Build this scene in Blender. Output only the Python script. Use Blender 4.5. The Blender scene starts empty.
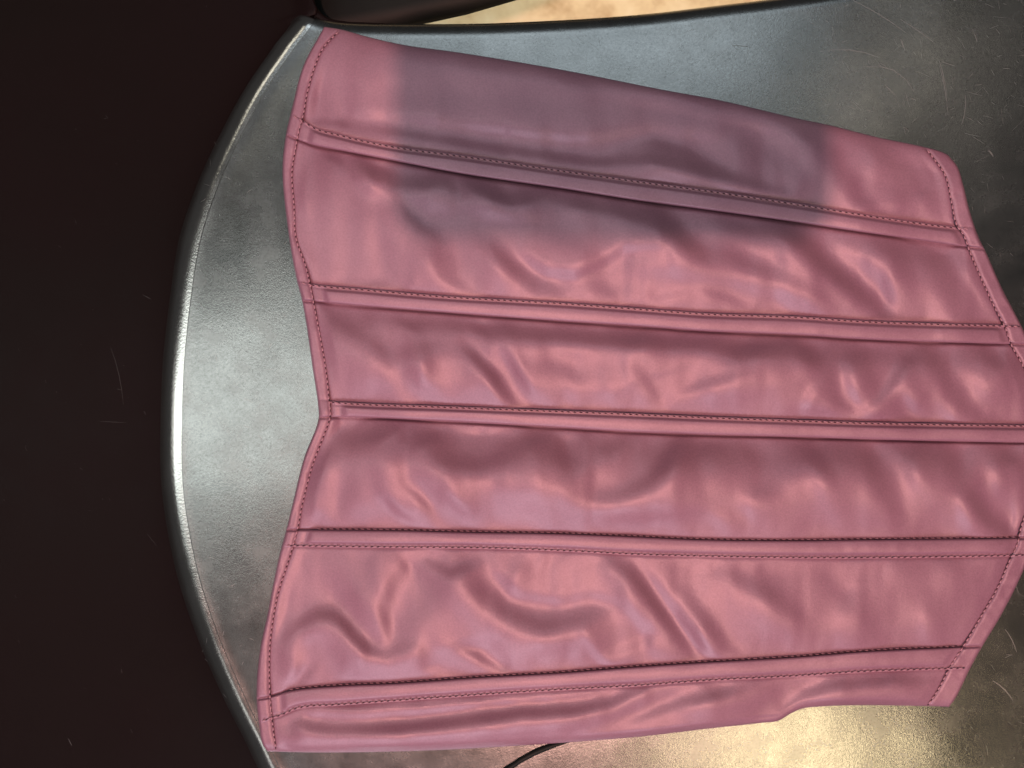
import bpy, math, random
import numpy as np

random.seed(7); np.random.seed(7)
scene = bpy.context.scene
S = 0.00049          # metres per photo pixel on the seat plane
D = 0.40             # camera height above the seat
R = math.radians

# ------------------------------------------------------------------ camera
cam_d = bpy.data.cameras.new('camera'); cam = bpy.data.objects.new('camera', cam_d)
scene.collection.objects.link(cam); scene.camera = cam
cam.location = (0, 0, D); cam.rotation_euler = (0, 0, 0)
cam_d.sensor_width = 36; cam_d.lens = 36 * D / (1024 * S)
cam_d.clip_start = 0.001; cam_d.clip_end = 50
cam_d.dof.use_dof = True; cam_d.dof.focus_distance = D - 0.006; cam_d.dof.aperture_fstop = 11

# ------------------------------------------------------------------ world and lamps (indoor)
world = bpy.data.worlds.new('World'); scene.world = world; world.use_nodes = True
bg = world.node_tree.nodes['Background']
bg.inputs[0].default_value = (1.0, 0.95, 0.95, 1); bg.inputs[1].default_value = 0.05

def area(name, loc, target, size, power, col, sy=None, shape='RECTANGLE'):
    l = bpy.data.lights.new(name, 'AREA'); l.shape = shape; l.size = size; l.size_y = sy or size
    l.energy = power; l.color = col
    o = bpy.data.objects.new(name, l); scene.collection.objects.link(o)
    o.location = loc
    d = [t - a for t, a in zip(target, loc)]
    from mathutils import Vector
    o.rotation_euler = Vector(d).to_track_quat('-Z', 'Y').to_euler()
    return o
area('key_spot_lamp', (0.088, -0.395, 1.43), (0.03, 0, 0), 0.032, 15.5, (1.0, 0.50, 0.42), shape='DISK')
area('cool_window_light', (-0.56, -0.06, 1.6), (0, 0, 0), 0.34, 6.6, (0.92, 1.0, 0.97), 2.1)
area('low_side_fill', (-0.5, -2.7, 1.7), (0, 0, 0), 1.8, 52.0, (0.92, 0.87, 1.0), 1.1)  # added unseen cool fill, raking low to model the wrinkles
area('edge_highlight_fill', (-1.12, -0.05, 1.25), (0, 0, 0), 0.20, 1.5, (1.0, 0.99, 0.95), 1.5)  # added light, gives the rolled seat edge its bright highlight
area('edge_highlight_warm_fill', (-0.78, 0.88, 1.25), (0, 0, 0), 0.26, 0.9, (1.0, 0.93, 0.78), 0.45)  # added light for the upper end of the seat edge highlight
area('edge_highlight_white_fill', (-0.84, -0.90, 1.25), (0, 0, 0), 0.22, 0.5, (1.0, 0.99, 0.95), 0.5)  # added light for the lower end of the seat edge highlight
area('blue_ceiling_panel', (0.10, 1.08, 1.65), (0, 0, 0), 1.1, 5.0, (0.80, 0.91, 1.0), 0.75)
area('dim_warm_lamp', (0.88, 0.68, 1.6), (0, 0, 0), 0.24, 0.35, (1.0, 0.88, 0.74), 0.3)
area('amber_ceiling_lamp', (0.66, -0.90, 1.6), (0.1, 0, 0), 0.32, 3.9, (1.0, 0.77, 0.45), 0.26)
area('floor_fill', (0.12, 0.5, -0.10), (0.12, 0.42, -0.45), 0.3, 0.95, (1.0, 0.88, 0.66), 0.3)  # added unseen fill that brightens the floor below the opening

vs = scene.view_settings
vs.view_transform = 'Standard'; vs.look = 'None'; vs.exposure = 0; vs.gamma = 1; vs.use_curve_mapping = False
scene.render.engine = 'CYCLES'

# ------------------------------------------------------------------ helpers
def curve(pts):
    """smooth function through (arg, value) points"""
    p = np.array(sorted(pts), float); x, y = p[:, 0], p[:, 1]
    sl = np.diff(y) / np.diff(x); m = np.empty_like(y)
    m[0], m[-1] = sl[0], sl[-1]; m[1:-1] = (sl[:-1] + sl[1:]) / 2
    def f(t):
        t = np.asarray(t, float); i = np.clip(np.searchsorted(x, t) - 1, 0, len(x) - 2)
        h = x[i+1] - x[i]; u = (t - x[i]) / h; uc = np.clip(u, 0, 1)
        v = (2*uc**3-3*uc**2+1)*y[i] + (uc**3-2*uc**2+uc)*h*m[i] + (-2*uc**3+3*uc**2)*y[i+1] + (uc**3-uc**2)*h*m[i+1]
        return v + np.where(u < 0, u*h*m[i], 0) + np.where(u > 1, (u-1)*h*m[i+1], 0)
    return f
def yfun(*a): return curve([(p[0], p[1]) for p in a])
def xfun(*a): return curve([(p[1], p[0]) for p in a])
def smooth(t): t = np.clip(t, 0, 1); return t*t*(3-2*t)

def quad(L, Rr, T, B, us, vv):
    """points of the region bounded left/right by X=L(Y),R(Y), top/bottom by Y=T(X),B(X)"""
    u, v = np.meshgrid(us, vv)
    X = 300 + 600*u; Y = 100 + 500*v
    for _ in range(30):
        X = L(Y) + (Rr(Y) - L(Y))*u
        Y = T(X) + (B(X) - T(X))*v
    return X, Y

def world(X, Y, Z):
    k = S * (1 - Z*S/D)
    return np.stack([(X-512)*k, -(Y-384)*k, Z*S*np.ones_like(X)], -1)

def raw_mesh(name, V, F, mat, parent=None, smooth_shade=True):
    me = bpy.data.meshes.new(name)
    V = np.asarray(V, np.float32).reshape(-1, 3); F = np.asarray(F, np.int32)
    n = len(F); k = F.shape[1]
    me.vertices.add(len(V)); me.vertices.foreach_set('co', V.ravel())
    me.loops.add(n*k); me.loops.foreach_set('vertex_index', F.ravel())
    me.polygons.add(n); me.polygons.foreach_set('loop_start', np.arange(0, n*k, k, dtype=np.int32))
    me.update(calc_edges=True); me.validate()
    if smooth_shade: me.polygons.foreach_set('use_smooth', np.ones(len(me.polygons), bool))
    me.materials.append(mat)
    o = bpy.data.objects.new(name, me); scene.collection.objects.link(o)
    if parent: o.parent = parent
    return o
def grid_faces(r, c):
    i = np.arange(r*c).reshape(r, c)
    return np.stack([i[:-1, :-1], i[1:, :-1], i[1:, 1:], i[:-1, 1:]], -1).reshape(-1, 4)
def grid_mesh(name, P, mat, parent=None):
    r, c = P.shape[:2]
    return raw_mesh(name, P.reshape(-1, 3), grid_faces(r, c), mat, parent)

def empty(name, label, cat, loc=(0, 0, 0)):
    o = bpy.data.objects.new(name, None); scene.collection.objects.link(o); o.location = loc
    o['label'] = label; o['category'] = cat; o.empty_display_size = 0.02
    return o

# smooth value noise in photo-pixel units
def vnoise(X, Y, scale, seed):
    rs = np.random.RandomState(seed); g = rs.rand(128, 128)*2-1
    x = X/scale + 37.3; y = Y/scale + 51.7
    xi = np.floor(x).astype(int); yi = np.floor(y).astype(int); fx = smooth(x-xi); fy = smooth(y-yi)
    a = g[yi % 128, xi % 128]; b = g[yi % 128, (xi+1) % 128]; c = g[(yi+1) % 128, xi % 128]; d = g[(yi+1) % 128, (xi+1) % 128]
    return (a*(1-fx)+b*fx)*(1-fy) + (c*(1-fx)+d*fx)*fy

# ------------------------------------------------------------------ materials
class NT:
    def __init__(s, name):
        s.m = bpy.data.materials.new(name); s.m.use_nodes = True; s.t = s.m.node_tree; s.b = s.t.nodes['Principled BSDF']
        s.tc = s.t.nodes.new('ShaderNodeTexCoord')
    def n(s, typ, **kw):
        o = s.t.nodes.new(typ)
        for k, v in kw.items():
            if k.startswith('i_'): o.inputs[k[2:].replace('_', ' ')].default_value = v
            else: setattr(o, k, v)
        return o
    def l(s, a, b): s.t.links.new(a, b)
    def co(s): return s.tc.outputs['Object']
    def noise(s, scale, detail=2, rough=.5, src=None):
        o = s.n('ShaderNodeTexNoise'); o.inputs['Scale'].default_value = scale
        o.inputs['Detail'].default_value = detail; o.inputs['Roughness'].default_value = rough
        s.l(src or s.co(), o.inputs['Vector']); return o.outputs['Fac']
    def ramp(s, src, stops):
        r = s.n('ShaderNodeValToRGB'); e = r.color_ramp.elements
        while len(e) < len(stops): e.new(.5)
        for el, (p, c) in zip(e, stops):
            el.position = p; el.color = c if len(c) == 4 else (*c, 1)
        s.l(src, r.inputs[0]); return r.outputs[0]
    def math(s, op, a, b=None, clamp=False):
        m = s.n('ShaderNodeMath', operation=op); m.use_clamp = clamp
        for i, v in enumerate((a, b)):
            if v is None: continue
            if isinstance(v, (int, float)): m.inputs[i].default_value = v
            else: s.l(v, m.inputs[i])
        return m.outputs[0]
    def mix(s, fac, a, b):
        m = s.n('ShaderNodeMix', data_type='RGBA')
        for i, v in ((0, fac), (6, a), (7, b)):
            if isinstance(v, (int, float)): m.inputs[i].default_value = v
            elif isinstance(v, tuple): m.inputs[i].default_value = (*v, 1)
            else: s.l(v, m.inputs[i])
        return m.outputs[2]
    def bump(s, h, strength, dist, prev=None):
        b = s.n('ShaderNodeBump'); b.inputs['Strength'].default_value = strength; b.inputs['Distance'].default_value = dist
        s.l(h, b.inputs['Height'])
        if prev is not None: s.l(prev, b.inputs['Normal'])
        return b.outputs[0]
    def set(s, k, v):
        if isinstance(v, (int, float)): s.b.inputs[k].default_value = v
        elif isinstance(v, tuple): s.b.inputs[k].default_value = (*v, 1)
        else: s.l(v, s.b.inputs[k])

def grey(v): return (v, v, v)

def scratch_mask(t, layers):
    """short hairline scratches in several directions"""
    tot = None
    for (ang, sx, sy, thr, ox) in layers:
        wob = t.n('ShaderNodeTexNoise'); wob.inputs['Scale'].default_value = 12; wob.inputs['Detail'].default_value = 1
        t.l(t.co(), wob.inputs['Vector'])
        add = t.n('ShaderNodeVectorMath', operation='MULTIPLY_ADD'); add.inputs[1].default_value = (.006, .006, 0)
        t.l(wob.outputs['Color'], add.inputs[0]); t.l(t.co(), add.inputs[2])
        mp = t.n('ShaderNodeMapping'); mp.inputs['Rotation'].default_value = (0, 0, R(ang)); mp.inputs['Location'].default_value = (ox, ox*.7, 0)
        t.l(add.outputs[0], mp.inputs['Vector'])
        m2 = t.n('ShaderNodeMapping'); m2.inputs['Scale'].default_value = (sx, sy, 0); t.l(mp.outputs[0], m2.inputs['Vector'])
        vo = t.n('ShaderNodeTexVoronoi'); vo.inputs['Scale'].default_value = 1.0; t.l(m2.outputs[0], vo.inputs['Vector'])
        k = t.math('LESS_THAN', vo.outputs['Distance'], thr)
        sep = t.n('ShaderNodeSeparateColor'); t.l(vo.outputs['Color'], sep.inputs[0])
        k = t.math('MULTIPLY', k, t.math('GREATER_THAN', sep.outputs[0], .45))
        k = t.math('MULTIPLY', k, sep.outputs[1])
        tot = k if tot is None else t.math('MAXIMUM', tot, k)
    return tot

def leather(name, base, dark):
    t = NT(name)
    big = t.noise(26, 3, .55)
    fine = t.noise(1500, 2, .6)
    col = t.mix(t.ramp(big, [(.3, grey(0)), (.7, grey(1))]), dark, base)
    gm = t.n('ShaderNodeMix', data_type='RGBA', blend_type='MULTIPLY'); gm.inputs[0].default_value = 1
    t.l(col, gm.inputs[6]); t.l(t.ramp(t.noise(1150, 2, .6), [(.3, grey(.90)), (.7, grey(1.10))]), gm.inputs[7]); col = gm.outputs[2]
    t.set('Base Color', col)
    t.set('Metallic', .08); t.set('Specular IOR Level', .62); t.set('IOR', 1.5)
    t.set('Roughness', t.math('MULTIPLY_ADD', t.noise(900, 2), .14) if False else t.math('ADD', t.math('MULTIPLY', t.noise(700, 2), .08), .41))
    b1 = t.bump(t.noise(420, 2, .5), .12, .0004)
    b2 = t.bump(t.noise(1300, 3, .7), .42, .00022, b1)
    t.set('Normal', b2)
    return t.m
M_leather = leather('rose_satin_leatherette', (0.298, 0.146, 0.194), (0.250, 0.113, 0.160))
M_hem = leather('rose_satin_leatherette_hem', (0.298, 0.146, 0.194), (0.250, 0.113, 0.160))
t = NT('rose_thread'); t.set('Base Color', (0.40, 0.19, 0.23)); t.set('Roughness', .55); M_thread = t.m
t = NT('needle_hole_shade'); t.set('Base Color', (0.06, 0.018, 0.03)); t.set('Roughness', .9); M_hole_shade = t.m  # shade of the sunk stitches put into the colour of flat dashes
t = NT('lining_cloth'); t.set('Base Color', (0.22, 0.075, 0.1)); t.set('Roughness', .8)
t.set('Normal', t.bump(t.noise(900, 2), .4, .0003)); M_lining = t.m

# gunmetal seat
t = NT('brushed_gunmetal')
cloud = t.noise(14, 4, .6); mid = t.noise(70, 4, .65)
col = t.mix(t.ramp(cloud, [(.3, grey(0)), (.7, grey(1))]), (0.185, 0.192, 0.188), (0.27, 0.278, 0.272))
specks = t.ramp(t.noise(900, 3, .7), [(.28, grey(.7)), (.45, grey(.97)), (.60, grey(1.03)), (.75, grey(1.2))])
mul = t.n('ShaderNodeMix', data_type='RGBA', blend_type='MULTIPLY'); mul.inputs[0].default_value = 1
t.l(col, mul.inputs[6]); t.l(specks, mul.inputs[7])
t.set('Base Color', mul.outputs[2]); t.set('Metallic', 1.0)
t.set('Roughness', t.math('ADD', t.math('MULTIPLY', mid, .16), .18))
b = t.bump(t.noise(480, 3, .6), .05, .0006)
b = t.bump(t.noise(1300, 3, .6), .14, .00025, b)
t.set('Normal', b); M_seat = t.m
t = NT('polished_gunmetal_edge'); t.set('Base Color', (0.50, 0.50, 0.48)); t.set('Metallic', 1.0)
t.set('Roughness', t.math('ADD', t.math('MULTIPLY', t.noise(90, 4, .65), .14), .13))
t.set('Normal', t.bump(t.noise(900, 3, .6), .22, .0003)); M_edge = t.m
t = NT('scratched_bright_metal'); t.set('Base Color', (0.27, 0.28, 0.27)); t.set('Metallic', .8); t.set('Roughness', .55); M_scr = t.m
t = NT('faint_scuff'); t.set('Base Color', (0.055, 0.05, 0.048)); t.set('Roughness', .6); M_scr2 = t.m

# near-black base colour of the back, darker than the seat metal
t = NT('dark_brown_metal')
dust = t.ramp(t.noise(800, 1, .5), [(.80, grey(0)), (.84, grey(1))])
k = t.math('MULTIPLY', dust, .5)
base = t.mix(t.noise(9, 3, .5), (0.0085, 0.0034, 0.0038), (0.0055, 0.0042, 0.0036))
t.set('Base Color', t.mix(t.math('MULTIPLY', k, .16), base, (0.35, 0.32, 0.3)))
t.set('Roughness', t.math('ADD', t.math('MULTIPLY', t.noise(60, 3), .15), .38)); t.set('Specular IOR Level', .06)
t.set('Normal', t.bump(t.noise(700, 2), .12, .0003)); M_dark = t.m

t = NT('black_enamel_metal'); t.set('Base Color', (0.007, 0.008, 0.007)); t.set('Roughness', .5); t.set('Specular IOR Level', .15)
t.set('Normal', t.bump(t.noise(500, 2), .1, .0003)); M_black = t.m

# floor
t = NT('beige_stone_floor')
c1 = t.ramp(t.noise(22, 5, .65), [(.30, (0.50, 0.34, 0.17)), (.5, (0.74, 0.60, 0.36)), (.72, (0.85, 0.74, 0.50))])
t.set('Base Color', c1); t.set('Roughness', .5)
t.set('Normal', t.bump(t.noise(60, 4), .2, .002)); M_floor = t.m

# ------------------------------------------------------------------ floor under the chair
P = np.stack(np.meshgrid(np.linspace(-3, 3, 41), np.linspace(-3, 3, 41)) + [np.zeros((41, 41))], -1)
P[..., 2] = -0.45 + 0.0006*vnoise(P[..., 0]*1000, P[..., 1]*1000, 90, 4)
fl = grid_mesh('floor', P, M_floor); fl['kind'] = 'structure'

# ------------------------------------------------------------------ chair
bead = xfun((312, -20), (309, 5), (307, 21), (289, 46), (259, 90), (232.5, 139.5), (212.6, 183), (194, 239), (184, 300), (178, 359),
            (175.5, 422), (176, 480), (181, 522), (193, 579), (213, 639), (239, 699), (262, 745), (273, 768), (330, 860), (420, 960), (540, 1060))
rim = yfun((285, 8), (300, 12), (318, 17.5), (335, 21.5), (365, 23.5), (400, 24), (460, 24), (500, 23), (582, 19), (650, 13.7), (719, 5.5), (773, -1), (860, -14), (1000, -42), (1300, -120), (1500, -190))

chair = empty('metal_chair', 'gunmetal grey metal chair with worn scratched seat under the rose corset', 'chair', (0, 0, 0))

def d_bead(X, Y):
    e = 2.0; sl = (bead(Y+e) - bead(Y-e)) / (2*e)
    return (X - bead(Y)) / np.sqrt(1 + sl*sl)

def seat_z(X, Y):
    d = d_bead(X, Y)
    z = 1.0*np.exp(-((d-0.0)/9)**2)                       # raised bead
    z = z + np.where(d < 2, -(2-np.clip(d, -18, 2))**2*0.034, 0)   # rolls down to the back
    z = z - 0.9*(np.clip(60-d, 0, 60)/60)**2                     # pressed hollow beside it
    e = Y - rim(X)
    R0 = 14.0; q = np.clip(1 - (e+0.0)/R0, 0, 1)
    z = z - 9.5*(1-np.sqrt(np.clip(1-q*q*.999, 0, 1)))     # rolled front edge
    z = z + 1.1*vnoise(X, Y, 150, 3) + 0.35*vnoise(X, Y, 60, 9)
    # offsets to the dark line below the corset, not added to z
    a = np.array([500, 780.]); b_ = np.array([574, 738.])
    ab = b_-a; tt = np.clip(((X-a[0])*ab[0]+(Y-a[1])*ab[1])/(ab@ab), -.3, 1); dx = X-(a[0]+ab[0]*tt); dy = Y-(a[1]+ab[1]*tt)+4*np.sin(tt*3)
    return z
us = np.concatenate([np.linspace(0, .06, 60)[:-1], np.linspace(.06, .25, 60)[:-1], np.linspace(.25, 1, 150)])
vv = np.concatenate([np.linspace(0, .03, 24)[:-1], np.linspace(.03, 1, 260)])
Lb = lambda Y: bead(Y) + 6
X, Y = quad(Lb, lambda Y: 1500 + 0*Y, rim, lambda X: 1100 + 0*X, us, vv)
Z = seat_z(X, Y)
# turned-down lip past the rolled edge
Xe, Ye = quad(lambda Y: bead(Y)-15, lambda Y: bead(Y)+6.4, rim, lambda X: 1100+0*X, np.linspace(0, 1, 40), vv)
re_ = grid_mesh('rolled_edge', world(Xe, Ye, seat_z(Xe, Ye)+.02), M_edge, chair); re_['label'] = 'polished rolled edge of the seat'
lip = []
for k, (dy, dz) in enumerate([(1.2, -16), (1.6, -13)]): lip.append(world(X[:1], Y[:1]+dy, Z[:1]+dz))
P = np.concatenate([lip[0], lip[1]*0+world(X[:1], Y[:1]+.2, Z[:1]-6), world(X, Y, Z)], 0)
seat = grid_mesh('seat', P, M_seat, chair)
sm = seat.modifiers.new('thickness', 'SOLIDIFY'); sm.thickness = 0.0012; sm.offset = -1

# dark back panel
us = np.linspace(0, 1, 160)**.7; vv = np.linspace(0, 1, 260)
def back_right(Y):
    return np.where(Y < 21, 316 - 3*smooth((Y+40)/60) + 8*smooth((Y-2)/20), bead(Y) - 12)
def br(Y):
    a = bead(Y) - 11.5; b_ = curve([(-400, 345), (-100, 316), (-20, 311), (0, 313.5), (8, 317), (15, 321), (26, 322)])(Y)
    w = smooth((Y-12)/8); return b_*(1-w) + a*w
X, Y = quad(lambda Y: -420 + 0*Y, br, lambda X: -380 + 0*X, lambda X: 1100 + 0*X, us, vv)
dd = np.clip(-(X - (bead(Y) - 11.5)), 0, 400)
Z = -9.5 - 5*(1-np.exp(-dd/18)) + 0.00012*dd**2 + .8*vnoise(X, Y, 120, 21)
# near the opening the sheet lifts into a rounded rim
over = np.clip((X-296)/14, 0, 1)*np.clip((30-Y)/10, 0, 1)
Z = Z + 6*over
back = grid_mesh('backrest', world(X, Y, Z), M_dark, chair)
back['label'] = 'dark brown-black back panel with fine scratches'
sm = back.modifiers.new('thickness', 'SOLIDIFY'); sm.thickness = 0.0015; sm.offset = -1

# round tube following the opening corner
def tube(name, pts, rad, mat, parent, seg=14):
    p = np.array(pts, float); n = len(p); V = []
    for i in range(n):
        tan = p[min(i+1, n-1)] - p[max(i-1, 0)]; tan /= np.linalg.norm(tan)
        up = np.array([0, 0, 1.]); s_ = np.cross(tan, up); s_ /= np.linalg.norm(s_); w = np.cross(s_, tan)
        r = rad[i] if hasattr(rad, '__len__') else rad
        for k in range(seg):
            a = 2*math.pi*k/seg; V.append(p[i] + r*(math.cos(a)*s_ + math.sin(a)*w))
    F = [[i*seg+k, i*seg+(k+1) % seg, (i+1)*seg+(k+1) % seg, (i+1)*seg+k] for i in range(n-1) for k in range(seg)]
    return raw_mesh(name, V, F, mat, parent)
cy = np.array([-60, -30, -10, 0, 6, 11, 15, 18.5, 21, 22.6, 23.6, 24, 24.2])
cx = np.array([308, 307, 307, 309, 311.5, 314.5, 318, 323, 329, 337, 350, 375, 400])
tube('edge_rim', world(cx, cy + 1.0, -10.0*np.ones(13)), [4.6*S]*7 + [4*S, 3.4*S, 3*S, 2.6*S, 2*S, 1.2*S], M_dark, chair)

# hairline scratches worn into the sheets: thin arcs lying on the surface
def scratches(name, segs, zf, parent, lift=.06):
    V = []; F = []
    for (x0, y0, ang, ln, bend, w) in segs:
        n = 5; b0 = len(V)
        for k in range(n):
            q = k/(n-1); a = ang + bend*(q-.5); x = x0 + math.cos(a)*ln*(q-.5); y = y0 + math.sin(a)*ln*(q-.5)
            ww = w*(.25+.75*math.sin(math.pi*min(max(q, .05), .95)))
            for sg in (-1, 1):
                xx = x - math.sin(a)*ww*sg; yy = y + math.cos(a)*ww*sg
                z = float(zf(np.array(xx), np.array(yy)))
                V.append(world(np.array(xx), np.array(yy), np.array(z+lift)))
        F += [[b0+2*k, b0+2*k+1, b0+2*k+3, b0+2*k+2] for k in range(n-1)]
    o = raw_mesh(name, V, F, M_scr, parent, False); o['kind'] = 'stuff'
    return o
rs = random.Random(5); segs = []
for k in range(420):
    x, y = rs.uniform(560, 1060), rs.uniform(0, 150)
    if rs.random() < .3: x, y = rs.uniform(940, 1060), rs.uniform(150, 760)
    if y < float(rim(x))+16: continue
    a = rs.choice([.55, .9, 1.25, 1.45, 2.6, 0.1]) + rs.uniform(-.25, .25)
    segs.append((x, y, a, rs.choice([3, 4, 5, 7, 10, 16]), rs.uniform(-.12, .12), rs.choice([.07, .08, .10, .15])))
for k in range(60):
    segs.append((rs.uniform(190, 310), rs.uniform(90, 740), rs.uniform(0, 3.1), rs.uniform(3, 10), rs.uniform(-.3, .3), .12))
segs += [(880, 15, .55, 62, .1, .3), (917, 30, .6, 40, .05, .28), (893, 70, .45, 60, .7, .28), (850, 50, .1, 60, .3, .3), (944, 78, 1.35, 36, .1, .2), (903, 45, 1.2, 12, 0, .35),
         (975, 35, 1.2, 14, .2, .35), (742, 46, .1, 20, .1, .4), (945, 90, 1.4, 50, .1, .25), (965, 110, 1.7, 30, .2, .25), (890, 90, .8, 14, 0, .3), (991, 153, .9, 8, .2, .6),
         (1005, 690, .8, 30, .3, .4), (1012, 640, 1.1, 26, .2, .3), (985, 600, 1.0, 24, .2, .3)]
seat_scratches = lambda: scratches('scratches', segs, seat_z, chair)
seat_scratches()
bs = [(119, 375, 1.35, 60, .15, .12), (113, 422, .05, 26, 0, .1), (163, 535, 1.4, 26, .1, .22), (168, 560, 1.35, 22, .1, .14), (147, 297, .5, 10, 0, .15), (70, 742, 1.1, 8, 0, .3), (152, 540, .9, 16, 0, .1)]
for k in range(26): bs.append((rs.uniform(0, 170), rs.uniform(100, 740), rs.choice([1.3, .9, .2])+rs.uniform(-.3, .3), rs.uniform(1, 5), 0, rs.uniform(.06, .13)))
def back_z(X, Y):
    dd = np.clip(-(X - (bead(Y) - 11.5)), 0, 400)
    return -9.5 - 5*(1-np.exp(-dd/18)) + 0.00012*dd**2 + .8*vnoise(X, Y, 120, 21)
M_scr = M_scr2
scratches('scratches', [q for q in bs if q[0] < float(bead(q[1]))-22], back_z, chair, .25)

# leg seen through the opening
lx = -55+np.array([250, 300, 345, 400, 460, 520, 600, 700]); ly = np.array([70, 42, 22, 12, 2, -10, -32, -70])*1.0
rows = []
for off, zz in ((34, -95), (30, -90), (10, -86), (-60, -84), (-120, -95)):
    rows.append(world(lx*1.0, ly + off*np.linspace(1, .75, 8) - 6, zz*np.ones(8)))
leg = grid_mesh('leg', np.stack(rows), M_black, chair)
leg.modifiers.new('thickness', 'SOLIDIFY').thickness = 0.002

# ------------------------------------------------------------------ corset outline and seams (px on the seat plane)
Lout = xfun((324, 27), (304, 64), (292, 108), (286, 134), (282.5, 169), (287, 222), (296, 277), (302.5, 303), (313, 371), (318, 405), (318.5, 418),
            (304, 458), (291.5, 508), (286, 530), (279, 556), (267, 616), (260, 650), (256.5, 697), (259, 724), (263, 745), (268, 752))
Lst = xfun((341, 29), (324, 47), (315, 66), (307, 94), (303, 116), (299, 130), (295, 151), (292, 172), (294, 205), (296, 238), (306, 267), (313, 300), (320, 336),
           (326, 371), (329, 400), (330, 417), (324, 435), (313, 464), (302, 506), (298, 527), (290, 556), (277.5, 596), (271.5, 630), (269.5, 653), (270, 697), (273, 728), (276, 751))
Rout = xfun((949, 156), (957, 166), (963, 184), (970, 212), (979, 238), (985, 250), (1001, 286), (1024, 331), (1040, 366), (1051, 400), (1056, 436), (1052, 475), (1040, 520), (1024, 569),
            (1001, 615.5), (982, 647), (970, 669), (955, 699), (949, 707))
Rst = xfun((925, 147), (945, 175), (951, 200), (957.5, 226.5), (963, 234), (970, 252), (982, 280), (995, 308), (1005, 327), (1012, 346), (1023, 366), (1033, 400), (1037, 432), (1034, 470),
           (1028, 505), (1021, 528), (1017, 545), (1009, 562), (998, 587), (982, 615), (963, 647), (951, 665.5), (938, 690), (927, 706.5))
Top = yfun((318, 26), (324, 26.6), (340, 29), (365, 36), (402, 44.5), (459, 52.5), (521, 62.5), (574, 72), (667, 90.5), (714, 99), (800, 119), (829, 125), (879, 137.5), (920, 146), (941, 151.5), (952, 157))
Bot = yfun((262, 751), (270, 751.5), (334, 752.5), (427, 750.5), (480, 748), (521, 745.5), (560, 743), (636, 737), (714, 728), (760, 723), (779, 720.5), (790, 714), (801, 709), (816, 706.8), (923, 706), (950, 707))
C = [
 (yfun((286, 112), (291.5, 114.5), (303, 121), (315, 128), (340, 135), (365, 141), (402, 148), (459, 155.5), (558, 170), (636, 181), (714, 191.5), (800, 204.5), (891.5, 219), (957, 227.5), (985, 229)),
  yfun((282, 132), (287, 135), (304, 142), (318, 146), (349, 152), (396, 161), (459, 173), (560, 188), (636, 200), (714, 210.5), (800, 222.5), (845, 229.5), (923, 240.5), (960, 246), (984, 249)), 1),
 (yfun((298, 282), (315, 285), (365, 289.5), (440, 296), (560, 303), (636, 308.5), (704, 313.5), (800, 317), (860, 321), (1004, 325.5), (1024, 326)),
  yfun((300, 301), (313, 301.5), (365, 306), (440, 312), (560, 321), (636, 326), (704, 331), (800, 335), (860, 339), (1024, 344.5)), 1),
 (yfun((316, 400), (340, 402.5), (440, 406.5), (560, 411), (636, 414), (704, 417), (800, 420.5), (860, 422.5), (1024, 425.5), (1060, 426)),
  yfun((316, 418), (343, 417), (440, 421), (560, 427.5), (636, 432), (704, 434.5), (800, 437), (860, 439), (1024, 442.5), (1060, 443)), 1),
 (yfun((283, 530), (396, 530.8), (480, 532.7), (560, 534), (636, 537), (704, 540), (800, 540.8), (860, 540), (1024, 538), (1050, 537)),
  yfun((279, 546), (396, 547.5), (480, 548.2), (560, 550.8), (636, 554.6), (704, 556.5), (800, 558), (860, 558), (1010, 556), (1040, 555)), 0),
 (yfun((255, 699.5), (270, 697), (290, 691), (340, 686), (396, 683.5), (480, 677.5), (560, 673), (636, 667), (704, 662.5), (800, 657), (860, 652), (979, 646.5), (990, 646)),
  yfun((255, 724), (270, 719), (281, 715.5), (296, 709), (340, 705), (396, 701), (480, 695), (560, 690), (636, 686), (704, 681), (800, 676), (860, 672), (966, 668.5), (980, 668)), 0),
]

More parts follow.
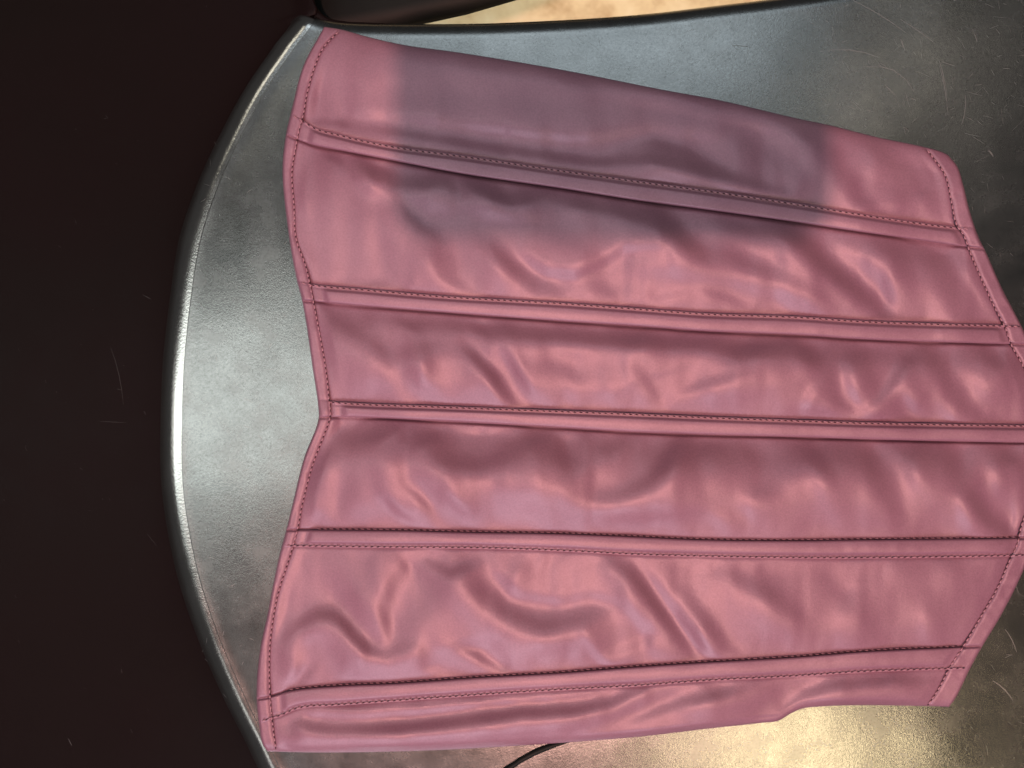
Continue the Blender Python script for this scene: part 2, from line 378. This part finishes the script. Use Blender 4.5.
# ------------------------------------------------------------------ folds of the satin: how each patch of a panel tips
# (panel, points, width, tip)  tip>0 = leans to the near edge, tip<0 = leans away from it
FOLDS = [
 (1, [(330,165),(600,208),(960,262)], 11, -.40), (1, [(340,262),(640,280),(960,300)], 11, .20),
 (2, [(345,325),(640,348),(1000,362)], 11, -.55), (2, [(345,385),(640,398),(980,408)], 10, .22),
 (3, [(330,445),(640,455),(1000,462)], 18, -.85), (3, [(315,508),(640,515),(1000,515)], 12, .30),
 (4, [(300,580),(700,590),(980,590)], 14, -.12), (4, [(290,668),(640,645),(960,625)], 10, .2),
 (0, [(345,125),(400,133),(470,145),(540,155),(600,163),(650,160),(700,170),(785,193)], 6.5, -1.0),
 (0, [(312,122),(345,124)], 4, -.6),
 (0, [(620,147),(655,144),(690,155),(722,170)], 8, -.75),
 (0, [(360,116),(430,122),(500,131),(570,139),(610,137),(650,129),(720,138)], 6, .55),
 (0, [(700,112),(760,128),(800,150),(815,175),(808,192)], 8, .42),
 (0, [(755,150),(790,168)], 12, -.35),
 (0, [(650,168),(700,181),(760,194),(800,201)], 2.6, .5),
 (0, [(842,165),(852,190)], 9, -.35), (0, [(856,200),(868,205)], 6, -.5), (0, [(925,198),(922,188)], 6, -.45),
 (0, [(885,165),(880,185)], 13, .35), (0, [(905,207),(870,208)], 4, .3),
 (0, [(400,98),(500,101),(600,114),(680,122)], 9, -.22), (0, [(345,88),(410,76),(520,84),(640,104)], 11, .18),
 (0, [(318,70),(312,100)], 7, .15),
 (1, [(322,153),(340,160)], 4, -.6), (1, [(360,160),(374,174),(390,173)], 6, -.7), (1, [(398,186),(425,184),(448,174)], 6.5, -.85),
 (1, [(468,180),(492,194),(512,202),(530,196),(548,187)], 7, -.85), (1, [(566,205),(590,203)], 6, -.4), (1, [(612,206),(630,214)], 6, -.4),
 (1, [(330,150),(352,154)], 2.5, .4), (1, [(372,160),(388,164)], 3, .55), (1, [(452,178),(462,186)], 4, .4), (1, [(540,200),(580,214),(620,226)], 7, .3),
 (1, [(365,190),(440,205),(520,217),(600,222)], 9, .36), (1, [(350,180),(385,196)], 6, .3),
 (1, [(400,205),(418,225),(442,238)], 7, -.6), (1, [(415,245),(445,262),(472,272)], 10, -.35),
 (1, [(484,242),(506,262),(528,280),(556,291)], 8, -.65),
 (1, [(525,258),(548,273),(575,275),(600,264),(625,249),(662,246)], 5.5, .75),
 (1, [(560,238),(592,250)], 8, -.28), (1, [(575,284),(610,292),(640,288)], 6, -.2),
 (1, [(640,206),(664,222),(688,245),(704,256)], 9, -.95),
 (1, [(768,216),(792,235),(815,256),(850,285),(882,312)], 8.5, -.9),
 (1, [(716,250),(778,275),(828,300)], 8, -.45), (1, [(700,232),(740,243),(780,262)], 8, .35),
 (1, [(640,268),(700,275),(760,290),(822,312)], 9, .4), (1, [(826,240),(868,262),(900,300)], 13, .6),
 (1, [(930,254),(944,280),(950,312)], 14, -.7), (1, [(350,280),(388,286)], 5, -.35), (1, [(440,276),(474,291)], 6, -.35), (1, [(655,298),(700,289),(742,303)], 5, -.25),
 (1, [(304,158),(299,200)], 6, -.4), (1, [(318,236),(390,250)], 20, .16), (1, [(392,262),(330,268)], 9, -.2), (1, [(965,268),(985,305)], 6, .25),
 (2, [(370,316),(480,327),(600,338),(700,343),(800,350)], 7, -.55),
 (2, [(335,322),(368,343),(395,357),(440,344),(468,350)], 9, -.62), (2, [(466,350),(488,370),(503,392),(514,402)], 6.5, -.9),
 (2, [(505,352),(519,374),(530,394)], 5, .6), (2, [(394,372),(404,400)], 8, -.5), (2, [(422,372),(426,397)], 6, .45),
 (2, [(340,352),(352,388)], 10, .25), (2, [(398,322),(418,328)], 4, -.4), (2, [(483,334),(497,346)], 8, -.6), (2, [(476,321),(490,322)], 3.5, .5),
 (2, [(626,345),(652,336)], 8, -.7), (2, [(430,338),(540,350),(600,352),(660,356),(720,357)], 8, .55),
 (2, [(556,368),(590,384)], 9, -.25), (2, [(640,370),(656,400)], 6, -.35), (2, [(612,398),(648,378),(690,366)], 4.5, .35),
 (2, [(727,358),(756,350),(790,342)], 8, -.65), (2, [(800,346),(822,366)], 8, -.65), (2, [(662,402),(700,386),(752,372)], 5.5, -.45),
 (2, [(720,400),(760,392),(800,384)], 7, .3), (2, [(850,345),(856,376)], 9, -.65), (2, [(866,342),(884,346)], 5, .4),
 (2, [(806,406),(810,392),(824,380)], 5, -.45), (2, [(830,400),(862,412),(880,400),(894,380),(908,362)], 6.5, -.8), (2, [(800,410),(840,414)], 4, .4),
 (2, [(905,398),(922,412)], 7, .55), (2, [(934,350),(944,375),(955,404),(978,416)], 10, -1.0), (2, [(1004,356),(992,372)], 11, -.4), (2, [(985,402),(1010,388)], 8, .5),
 (3, [(352,442),(392,433)], 8, -.65), (3, [(414,444),(442,431)], 7, -.65), (3, [(462,431),(502,431)], 4, .5), (3, [(402,432),(380,446)], 4, .35),
 (3, [(332,440),(318,472)], 8, -.55), (3, [(438,462),(480,467),(512,456)], 9, -.65), (3, [(518,444),(548,435)], 7, -.65), (3, [(560,436),(575,438)], 4, .4),
 (3, [(556,456),(578,470),(566,482)], 10, -.5), (3, [(586,500),(618,497),(650,482),(674,456),(680,440)], 9, -.9),
 (3, [(590,474),(620,460),(645,440)], 8, .35), (3, [(600,518),(650,517),(700,512)], 7, .5), (3, [(490,498),(560,502)], 13, .3), (3, [(360,470),(420,480)], 12, .15),
 (3, [(384,498),(400,514),(414,522)], 5, .6), (3, [(408,488),(430,508),(437,522)], 6, -.55), (3, [(448,498),(466,516)], 6, .5), (3, [(346,490),(340,522)], 6, -.35),
 (3, [(306,512),(322,520)], 6, .45), (3, [(742,497),(772,490)], 10, -.5), (3, [(716,510),(746,522)], 6, -.4), (3, [(700,450),(724,444)], 6, -.35),
 (3, [(812,448),(827,476)], 8, -.65), (3, [(868,452),(878,482),(890,508),(906,521)], 10, -.5), (3, [(884,452),(912,475),(932,502)], 8, .35), (3, [(760,450),(790,452)], 7, .25),
 (3, [(966,455),(966,490),(980,514),(1002,530)], 9, -1.0), (3, [(1000,478),(1008,512)], 9, .6), (3, [(1010,456),(1018,464)], 7, -.5),
 (4, [(283,640),(300,626),(318,615),(334,615),(349,628),(362,645),(385,656),(412,645)], 7.5, -.85), (4, [(300,642),(318,634),(334,650)], 9, .45),
 (4, [(296,690),(316,666)], 4, -.55), (4, [(285,684),(302,668)], 4, .4), (4, [(350,678),(400,674),(440,662)], 8, .35),
 (4, [(365,565),(367,590),(378,612)], 8, -.6), (4, [(398,575),(386,600),(392,622)], 8, .6), (4, [(436,590),(424,614),(402,628)], 12, -.45),
 (4, [(428,562),(450,573),(478,564)], 6, -.75), (4, [(408,556),(412,566)], 4, .35), (4, [(300,570),(340,580)], 12, .15),
 (4, [(482,592),(500,610),(540,626),(580,619),(612,606)], 11, -.8), (4, [(497,576),(518,596),(558,602),(590,596),(625,604),(642,626)], 5.5, .5), (4, [(460,600),(474,630)], 9, .3),
 (4, [(614,563),(636,577),(655,604),(680,636),(694,652)], 7.5, -.7), (4, [(645,572),(668,603),(690,633),(712,655)], 5.5, .5),
 (4, [(682,590),(704,622),(726,646),(744,655)], 8, -.45), (4, [(602,660),(622,650),(652,641),(672,646)], 7, -.6), (4, [(588,642),(597,658),(614,668)], 4.5, .55),
 (4, [(452,646),(476,655),(504,670)], 5.5, -.7), (4, [(424,670),(438,668)], 4, -.4), (4, [(440,652),(464,645),(492,640)], 5, .5), (4, [(530,652),(582,646)], 9, .45),
 (4, [(720,572),(762,590),(806,622)], 8, -.32), (4, [(750,618),(800,642)], 14, .25), (4, [(850,585),(850,622)], 11, -.5), (4, [(932,585),(924,622)], 11, -.45), (4, [(892,590),(890,615)], 12, .25),
 (4, [(518,560),(512,580)], 6, -.35), (4, [(548,560),(540,570)], 4, .3), (4, [(960,600),(940,635)], 8, .25),
 (5, [(300,724),(334,731),(396,729),(459,722),(521,713),(574,711),(611,703),(642,688)], 7, -1.1),
 (5, [(308,715),(365,717),(427,712),(480,705),(540,700),(590,695)], 4, .6), (5, [(312,709),(427,705),(520,697),(592,690)], 2.4, -.5),
 (5, [(280,743),(400,744),(500,738),(560,732),(616,716),(656,696),(690,685)], 6.5, .8), (5, [(590,727),(640,716),(690,701),(724,688)], 6, -.4),
 (5, [(700,702),(722,695),(752,684)], 6, -.55), (5, [(786,710),(805,694),(832,685),(872,680),(932,679)], 7.5, -.9), (5, [(694,718),(748,707),(782,690)], 8, .5), (5, [(850,701),(905,700)], 6, .25),
 (5, [(284,722),(296,716)], 3.5, .5), (5, [(287,735),(300,739)], 4, -.4),
]
gx = np.arange(200, 1112, 2.0); gy = np.arange(-20, 812, 2.0)
GX, GY = np.meshgrid(gx, gy)
tops = [Top] + [c[1] for c in C]; bots = [c[0] for c in C] + [Bot]
b = np.zeros_like(GX)
for (pi, pts, w, a) in FOLDS:
    best = np.full_like(GX, 1e9); n = len(pts)-1
    tot = sum(math.dist(pts[i], pts[i+1]) for i in range(n)) or 1; acc = 0; tb = np.zeros_like(GX)
    for i in range(n):
        (x0, y0), (x1, y1) = pts[i], pts[i+1]; l2 = (x1-x0)**2+(y1-y0)**2 or 1
        q = np.clip(((GX-x0)*(x1-x0)+(GY-y0)*(y1-y0))/l2, 0, 1)
        dd = np.hypot(GX-x0-q*(x1-x0), GY-y0-q*(y1-y0)); m = dd < best
        best = np.where(m, dd, best); tb = np.where(m, (acc + q*math.sqrt(l2))/tot, tb); acc += math.sqrt(l2)
    taper = .45 + .55*np.sin(np.pi*np.clip(tb, .02, .98))**.6
    mask = smooth((GY-tops[pi](GX)+1)/4)*smooth((bots[pi](GX)-GY+1)/4)
    b += a*taper*np.exp(-(best/(w*1.3))**2)*mask
# small puckers gathered along every seam
pk = vnoise(GX, GY*.45, 13, 31)*.5 + vnoise(GX+.5*GY, GY*.4, 8, 32)*.35
prox = np.zeros_like(GX)
for (T_, B_, s_) in C:
    prox += np.exp(-((GY-T_(GX))/13)**2) + np.exp(-((GY-B_(GX))/13)**2)
b += (.36*pk + .30*vnoise(GX+.35*GY, GY*.3, 24, 35))*np.clip(prox, 0, 1)
b += .12*vnoise(GX, GY, 34, 33) + .05*vnoise(GX, GY, 17, 34)
b = np.where((GX > 240), b, 0)
ky = np.fft.fftfreq(len(gy), 2.0)[:, None]*2*np.pi; kx = np.fft.fftfreq(len(gx), 2.0)[None]*2*np.pi
lx_, ly_ = .26, .966
lk = lx_*kx + ly_*ky
den = lk**2 + .035*(kx**2+ky**2) + 2e-4
Hf = np.real(np.fft.ifft2(np.fft.fft2(b) * (-1j*lk)*(-1) / den * 1.0))
# dh/dl = -b   ->  h^ = -b^/(i lk) = i lk b^ / lk^2
SLOPE = .76
Hf = Hf * SLOPE
def sample(F, X, Y):
    x = np.clip((X-gx[0])/2, 0, len(gx)-1.001); y = np.clip((Y-gy[0])/2, 0, len(gy)-1.001)
    xi = x.astype(int); yi = y.astype(int); fx = x-xi; fy = y-yi
    return (F[yi, xi]*(1-fx)+F[yi, xi+1]*fx)*(1-fy)+(F[yi+1, xi]*(1-fx)+F[yi+1, xi+1]*fx)*fy
def blur(F, n):
    for _ in range(n):
        F = (F + np.roll(F, 1, 0)+np.roll(F, -1, 0)+np.roll(F, 1, 1)+np.roll(F, -1, 1))/5
    return F
Hb = blur(Hf, 60)

Z0 = 13.5
def base_z(X, Y):
    """overall loft of the folded garment above the seat"""
    dl = X - Lout(Y); dr = Rout(Y) - X
    z = 8.5 + (Z0-8.5)*smooth(dl/90)*smooth(dr/100)
    dt = Y - Top(X); db = Bot(X) - Y
    qt = np.clip(1-dt/40, 0, 1); z = 1.2 + (z-1.2)*np.sqrt(np.clip(1-qt**2.1, 0, 1))
    qb = np.clip(1-db/9, 0, 1); z = 1.2 + (z-1.2)*np.sqrt(np.clip(1-qb**2.2, 0, 1))
    return z

corset = empty('corset', 'dusty rose satin leatherette corset with boned seams lying across the chair seat', 'corset', (0, 0, 0))

def cluster(n, k=.5):
    t_ = np.linspace(0, 1, n); c = (1-np.cos(np.pi*t_))/2
    return t_*(1-k)+c*k

# --- satin panels
for i in range(6):
    T_, B_ = tops[i], bots[i]
    foldT = (i > 0 and C[i-1][2] == 1)      # panel tucked under the fold of the seam above
    foldB = (i < 5 and C[i][2] == 0)
    X, Y = quad(Lst, Rst, T_, B_, cluster(360, .25), cluster(90, .72))
    dt = Y-T_(X); db = B_(X)-Y
    if i == 0: dt = dt+40
    if i == 5: db = db+40
    dl = X-Lst(Y); dr = Rst(Y)-X
    f = smooth((dl+2)/16)*smooth((dr+2)/16)
    hh = sample(Hf, X, Y)
    vv_ = (Y-T_(X))/(B_(X)-T_(X)); eT = sample(Hf, X, T_(X)+1.5); eB = sample(Hf, X, B_(X)-1.5)
    if i > 0: hh = hh - .8*(1-vv_)*(eT-.3*sample(Hb, X, T_(X)))
    if i < 5: hh = hh - .8*vv_*(eB-.3*sample(Hb, X, B_(X)))
    Z = base_z(X, Y) + hh*f
    if i == 0: Z = base_z(X, Y)+hh*f*smooth((Y-Top(X))/24)
    if i == 5: Z = base_z(X, Y)+hh*f*smooth((Bot(X)-Y)/6)
    # gentle dome of each panel between its seams
    Z = Z + 1.0*smooth(dt/26)*smooth(db/26)
    if i > 0: Z = Z - (5.4 if foldT else 1.2)*np.exp(-dt/16)*smooth(dr/30)*smooth(dl/20)
    if i < 5: Z = Z - (1.6 if foldB else 2.4)*np.exp(-db/11)
    Z = Z - (3.0 if foldT else 1.0)*np.exp(-(dt/(1.7 if foldT else 2.2))**2) - (2.6 if foldB else 1.0)*np.exp(-(db/(1.7 if foldB else 2.2))**2)
    Z = Z - 1.1*np.exp(-(dl/2.2)**2) - 1.1*np.exp(-(dr/2.2)**2)
    Z = np.where(Z < 4, 2.2+1.8*np.exp(np.minimum(Z-4, 0)/1.8), Z) if 0 < i < 5 else (np.where((Z < 4) & (Y-Top(X) > 26), 2.2+1.8*np.exp(np.minimum(Z-4, 0)/1.8), Z) if i == 0 else Z)
    P = world(X, Y, Z)
    if i == 5:
        P = np.concatenate([P, world(X[-1:], Y[-1:]-1.5, 0.4+0*X[-1:]), world(X[-1:], Y[-1:]-9, 0.3+0*X[-1:])], 0)
    if i == 0:
        P = np.concatenate([world(X[:1], Y[:1]+9, .3+0*X[:1]), world(X[:1], Y[:1]+1.5, .4+0*X[:1]), P], 0)
    grid_mesh('panel', P, M_leather, corset)

def bone_z(X, Y):
    return base_z(X, Y) + .30*sample(Hb, X, Y)

# --- stitches: short twisted threads and painted needle-hole shade, joined per row
def stitch_row(pts_px, zf, pitch, length, rad, parent, tilt=.16, lift=.75):
    pts = np.array(pts_px, float); seg = np.hypot(*np.diff(pts, axis=0).T); cum = np.concatenate([[0], np.cumsum(seg)])
    V = []; F = []; HV = []; HF = []
    nseg = 6
    s = pitch*.6
    while s < cum[-1]-pitch*.5:
        px = np.interp(s, cum, pts[:, 0]); py = np.interp(s, cum, pts[:, 1])
        qx = np.interp(min(s+2, cum[-1]), cum, pts[:, 0])-np.interp(max(s-2, 0), cum, pts[:, 0]); qy = np.interp(min(s+2, cum[-1]), cum, pts[:, 1])-np.interp(max(s-2, 0), cum, pts[:, 1])
        a = math.atan2(qy, qx) + tilt + random.uniform(-.07, .07)
        L_ = length*random.uniform(.9, 1.1); ca, sa = math.cos(a), math.sin(a)
        z0 = float(zf(np.array([px]), np.array([py]))[0])
        base = len(V)
        for (tt, rr, zz) in ((-.5, .35, -.9), (-.34, .9, .0), (0, 1.05, .35), (.34, .9, .0), (.5, .35, -.9)):
            for k in range(nseg):
                an = 2*math.pi*k/nseg; o_ = rad*rr*math.cos(an); u_ = rad*rr*math.sin(an)
                x = px+ca*L_*tt-sa*o_; y = py+sa*L_*tt+ca*o_
                V.append(world(np.array(x), np.array(y), np.array(z0+lift+zz*.8+u_)))
        for r in range(4):
            for k in range(nseg):
                F.append([base+r*nseg+k, base+r*nseg+(k+1) % nseg, base+(r+1)*nseg+(k+1) % nseg, base+(r+1)*nseg+k])
        # flat dark dash at the needle hole, standing for its shade
        h = s+pitch*.5
        hx = np.interp(h, cum, pts[:, 0]); hy = np.interp(h, cum, pts[:, 1]); hz = float(zf(np.array([hx]), np.array([hy]))[0])
        hb = len(HV)
        for k in range(8):
            an = 2*math.pi*k/8
            HV.append(world(np.array(hx+(ca*math.cos(an)*1.6-sa*math.sin(an)*.7)), np.array(hy+(sa*math.cos(an)*1.6+ca*math.sin(an)*.7)), np.array(hz+.28)))
        HF.append([hb, hb+1, hb+2, hb+3]); HF.append([hb, hb+3, hb+4, hb+7]); HF.append([hb+4, hb+5, hb+6, hb+7])
        s += pitch
    o = raw_mesh('stitching', V, F, M_thread, parent); o['kind'] = 'stuff'
    h = raw_mesh('hole_shade_dashes', HV, HF, M_hole_shade, parent); h['kind'] = 'stuff'
    return o

# --- boning channels
for ci, (T_, B_, fold_low) in enumerate(C):
    X, Y = quad(Lst, Rst, lambda x, T_=T_: T_(x)-(.6 if fold_low else 0), lambda x, B_=B_: B_(x)+(0 if fold_low else .6), np.linspace(0, 1, 330), cluster(26, .5))
    hgt = B_(X)-T_(X)
    ds = (Y-T_(X)) if fold_low else (B_(X)-Y)       # distance from the stitched side
    df = hgt - ds                                   # distance from the folded side
    z = bone_z(X, Y)
    endL = smooth((X-Lst(Y)-11)/6); endR = smooth((Rst(Y)-X-4)/6)
    bone = (1.8 + 1.7*np.sin(ds/hgt*np.pi))*smooth((ds-2.0)/3.2)*endL*endR
    rnd = np.clip(1-df/2.4, 0, 1)
    z = z + .7 + bone - .6*np.exp(-((ds-2.4)/1.3)**2) - (2.6)*(1-np.sqrt(np.clip(1-rnd**2, 0, 1)))
    z = z + .18*vnoise(X, Y*.3, 9, 50+ci)*smooth((X-600)/200) - 1.0*np.exp(-(((X-Lst(Y))-10)/1.8)**2)
    z = z - .9*np.exp(-((X-Lst(Y))/2)**2) - .9*np.exp(-((Rst(Y)-X)/2)**2)
    P = world(X, Y, z)
    if fold_low:
        P = np.concatenate([world(X[:1], Y[:1]-.2, z[:1]-5), P, world(X[-1:], Y[-1:]+.15, z[-1:]-1.5), world(X[-1:], Y[-1:]-.8, z[-1:]-5)], 0)
    else:
        P = np.concatenate([world(X[:1], Y[:1]+.8, z[:1]-5), world(X[:1], Y[:1]-.15, z[:1]-1.5), P, world(X[-1:], Y[-1:]+.2, z[-1:]-5)], 0)
    ch = grid_mesh('boning_channel', P, M_leather, corset)
    F_ = T_ if fold_low else B_
    sg = 0.5 if fold_low else -0.5
    xs = np.linspace(Lout(float(F_(300)))+3, Rout(float(F_(980)))-2, 400)
    stitch_row(np.stack([xs, F_(xs)+sg], 1), lambda x, y: bone_z(x, y)+.55+1.55*(1-smooth((x-Lst(y)+1)/2)*smooth((Rst(y)-x+1)/2)), 6.2, 4.4, .62, ch, tilt=.2 if fold_low else -.2)
    # fine second row that shows as notches on the folded side
    if not fold_low:
        xs2 = np.linspace(Lst(float(T_(300)))+18, Rst(float(T_(980)))-2, 380)
        stitch_row(np.stack([xs2, T_(xs2)-1.3], 1), lambda x, y: bone_z(x, y)-1.0, 6.2, 3.6, .36, ch, tilt=.2)

# --- hem bands at both ends
def hem(Lf, Rf, outer_left):
    X, Y = quad(Lf, Rf, Top, Bot, cluster(22, .6), np.linspace(0, 1, 1100))
    do = (X-Lf(Y)) if outer_left else (Rf(Y)-X); di = (Rf(Y)-X) if outer_left else (X-Lf(Y))
    z = base_z(X, Y) + .9*smooth(di/5) + .8
    rnd = np.clip(1-do/3.2, 0, 1); z = z - (z-2.6)*(1-np.sqrt(np.clip(1-rnd**2.4, 0, 1)))
    z = z + .8*vnoise(X, Y, 18, 61)*smooth(do/4) + .4*vnoise(X, Y, 8, 62)*smooth(do/4)
    for (T_, B_, fl_) in C:
        a1, a2 = (Y-T_(X)), (Y-B_(X))
        z = z + .9*smooth((a1+1.5)/2)*smooth((-a2+1.5)/2)*smooth(do/4)
        fo, st = (a2, a1) if fl_ else (a1, a2)
        z = z - 3.2*np.exp(-(fo/1.3)**2)*smooth(do/2) - .5*np.exp(-(st/1.6)**2)
    z = z - .7*np.exp(-(di/1.6)**2)
    P = world(X, Y, z)
    edge = world(X[:, :1]+1.2 if outer_left else X[:, -1:]-1.2, Y[:, :1] if outer_left else Y[:, -1:], .4+0*X[:, :1])
    P = np.concatenate([edge, P], 1) if outer_left else np.concatenate([P, edge], 1)
    P = np.concatenate([P[:1]*[1, 1, 0]+[0, -.0008, .0004], P, P[-1:]*[1, 1, 0]+[0, .0008, .0004]], 0)
    h = grid_mesh('hem_band', P, M_hem, corset)
    return h
hl = hem(Lout, Lst, True); hr = hem(Rst, Rout, False)
ys = np.linspace(31, 750, 500); xs = Lst(ys)
stitch_row(np.stack([xs, ys], 1), lambda x, y: base_z(x, y)+.45, 5.4, 3.8, .7, hl, tilt=.1)
ys = np.linspace(149, 705, 500); xs = Rst(ys)
stitch_row(np.stack([xs, ys], 1), lambda x, y: base_z(x, y)+.45, 5.6, 4.2, .75, hr, tilt=.1)

# --- layer underneath
X, Y = quad(lambda y: Lout(y)+4, lambda y: Rout(y)-4, lambda x: Top(x)+6, lambda x: Bot(x)-6, np.linspace(0, 1, 60), np.linspace(0, 1, 90))
grid_mesh('lining', world(X, Y, 0.5+.3*smooth((X-Lout(Y))/20)), M_lining, corset)

# ------------------------------------------------------------------ unidentified dark line below the corset, built as a thin tube
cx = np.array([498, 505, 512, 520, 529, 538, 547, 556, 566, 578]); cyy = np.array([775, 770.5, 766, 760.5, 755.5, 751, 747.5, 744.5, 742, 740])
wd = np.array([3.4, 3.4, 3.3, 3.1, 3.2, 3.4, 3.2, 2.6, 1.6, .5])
tube('dark_line', world(cx*1., cyy, seat_z(cx*1., cyy)+1.0), list(wd*S*.85), M_black, corset)['label'] = 'thin dark tapering line below the lower edge'

# ------------------------------------------------------------------ the phone that takes the picture, above the corset
phone = empty('smartphone', 'black smartphone held level above the corset, casting the mauve shadow across it', 'phone', (0.06, -0.0225, 0.4075))
import bmesh
def slab(name, w, h, z0, z1, rad, mat, parent, cx=0, cy=0, bev=.0012):
    bm = bmesh.new(); ring = []
    for (sx, sy, a0) in ((1, 1, 0), (-1, 1, 90), (-1, -1, 180), (1, -1, 270)):
        for k in range(9):
            a = R(a0+k*90/8); ring.append((cx+sx*(w/2-rad)+rad*math.cos(a), cy+sy*(h/2-rad)+rad*math.sin(a)))
    lo = [bm.verts.new((x, y, z0)) for x, y in ring]; hi = [bm.verts.new((x, y, z1)) for x, y in ring]
    bm.faces.new(lo[::-1]); bm.faces.new(hi); n = len(ring)
    for k in range(n): bm.faces.new([lo[k], lo[(k+1) % n], hi[(k+1) % n], hi[k]])
    bmesh.ops.bevel(bm, geom=[e for e in bm.edges if abs(e.verts[0].co.z-e.verts[1].co.z) < 1e-6], offset=bev, segments=3, affect='EDGES')
    me = bpy.data.meshes.new(name); bm.to_mesh(me); bm.free(); me.materials.append(mat)
    o = bpy.data.objects.new(name, me); scene.collection.objects.link(o); o.parent = parent; return o
t = NT('phone_glass'); t.set('Base Color', (0.01, 0.01, 0.012)); t.set('Roughness', .08); M_glass = t.m
slab('body', .150, .077, 0, .008, .012, M_black, phone)
slab('screen', .146, .073, .0082, .0086, .010, M_glass, phone, bev=.0001)
slab('camera_bump', .034, .034, -.0025, -.0002, .008, M_black, phone, cx=-.055, cy=.018, bev=.0006)
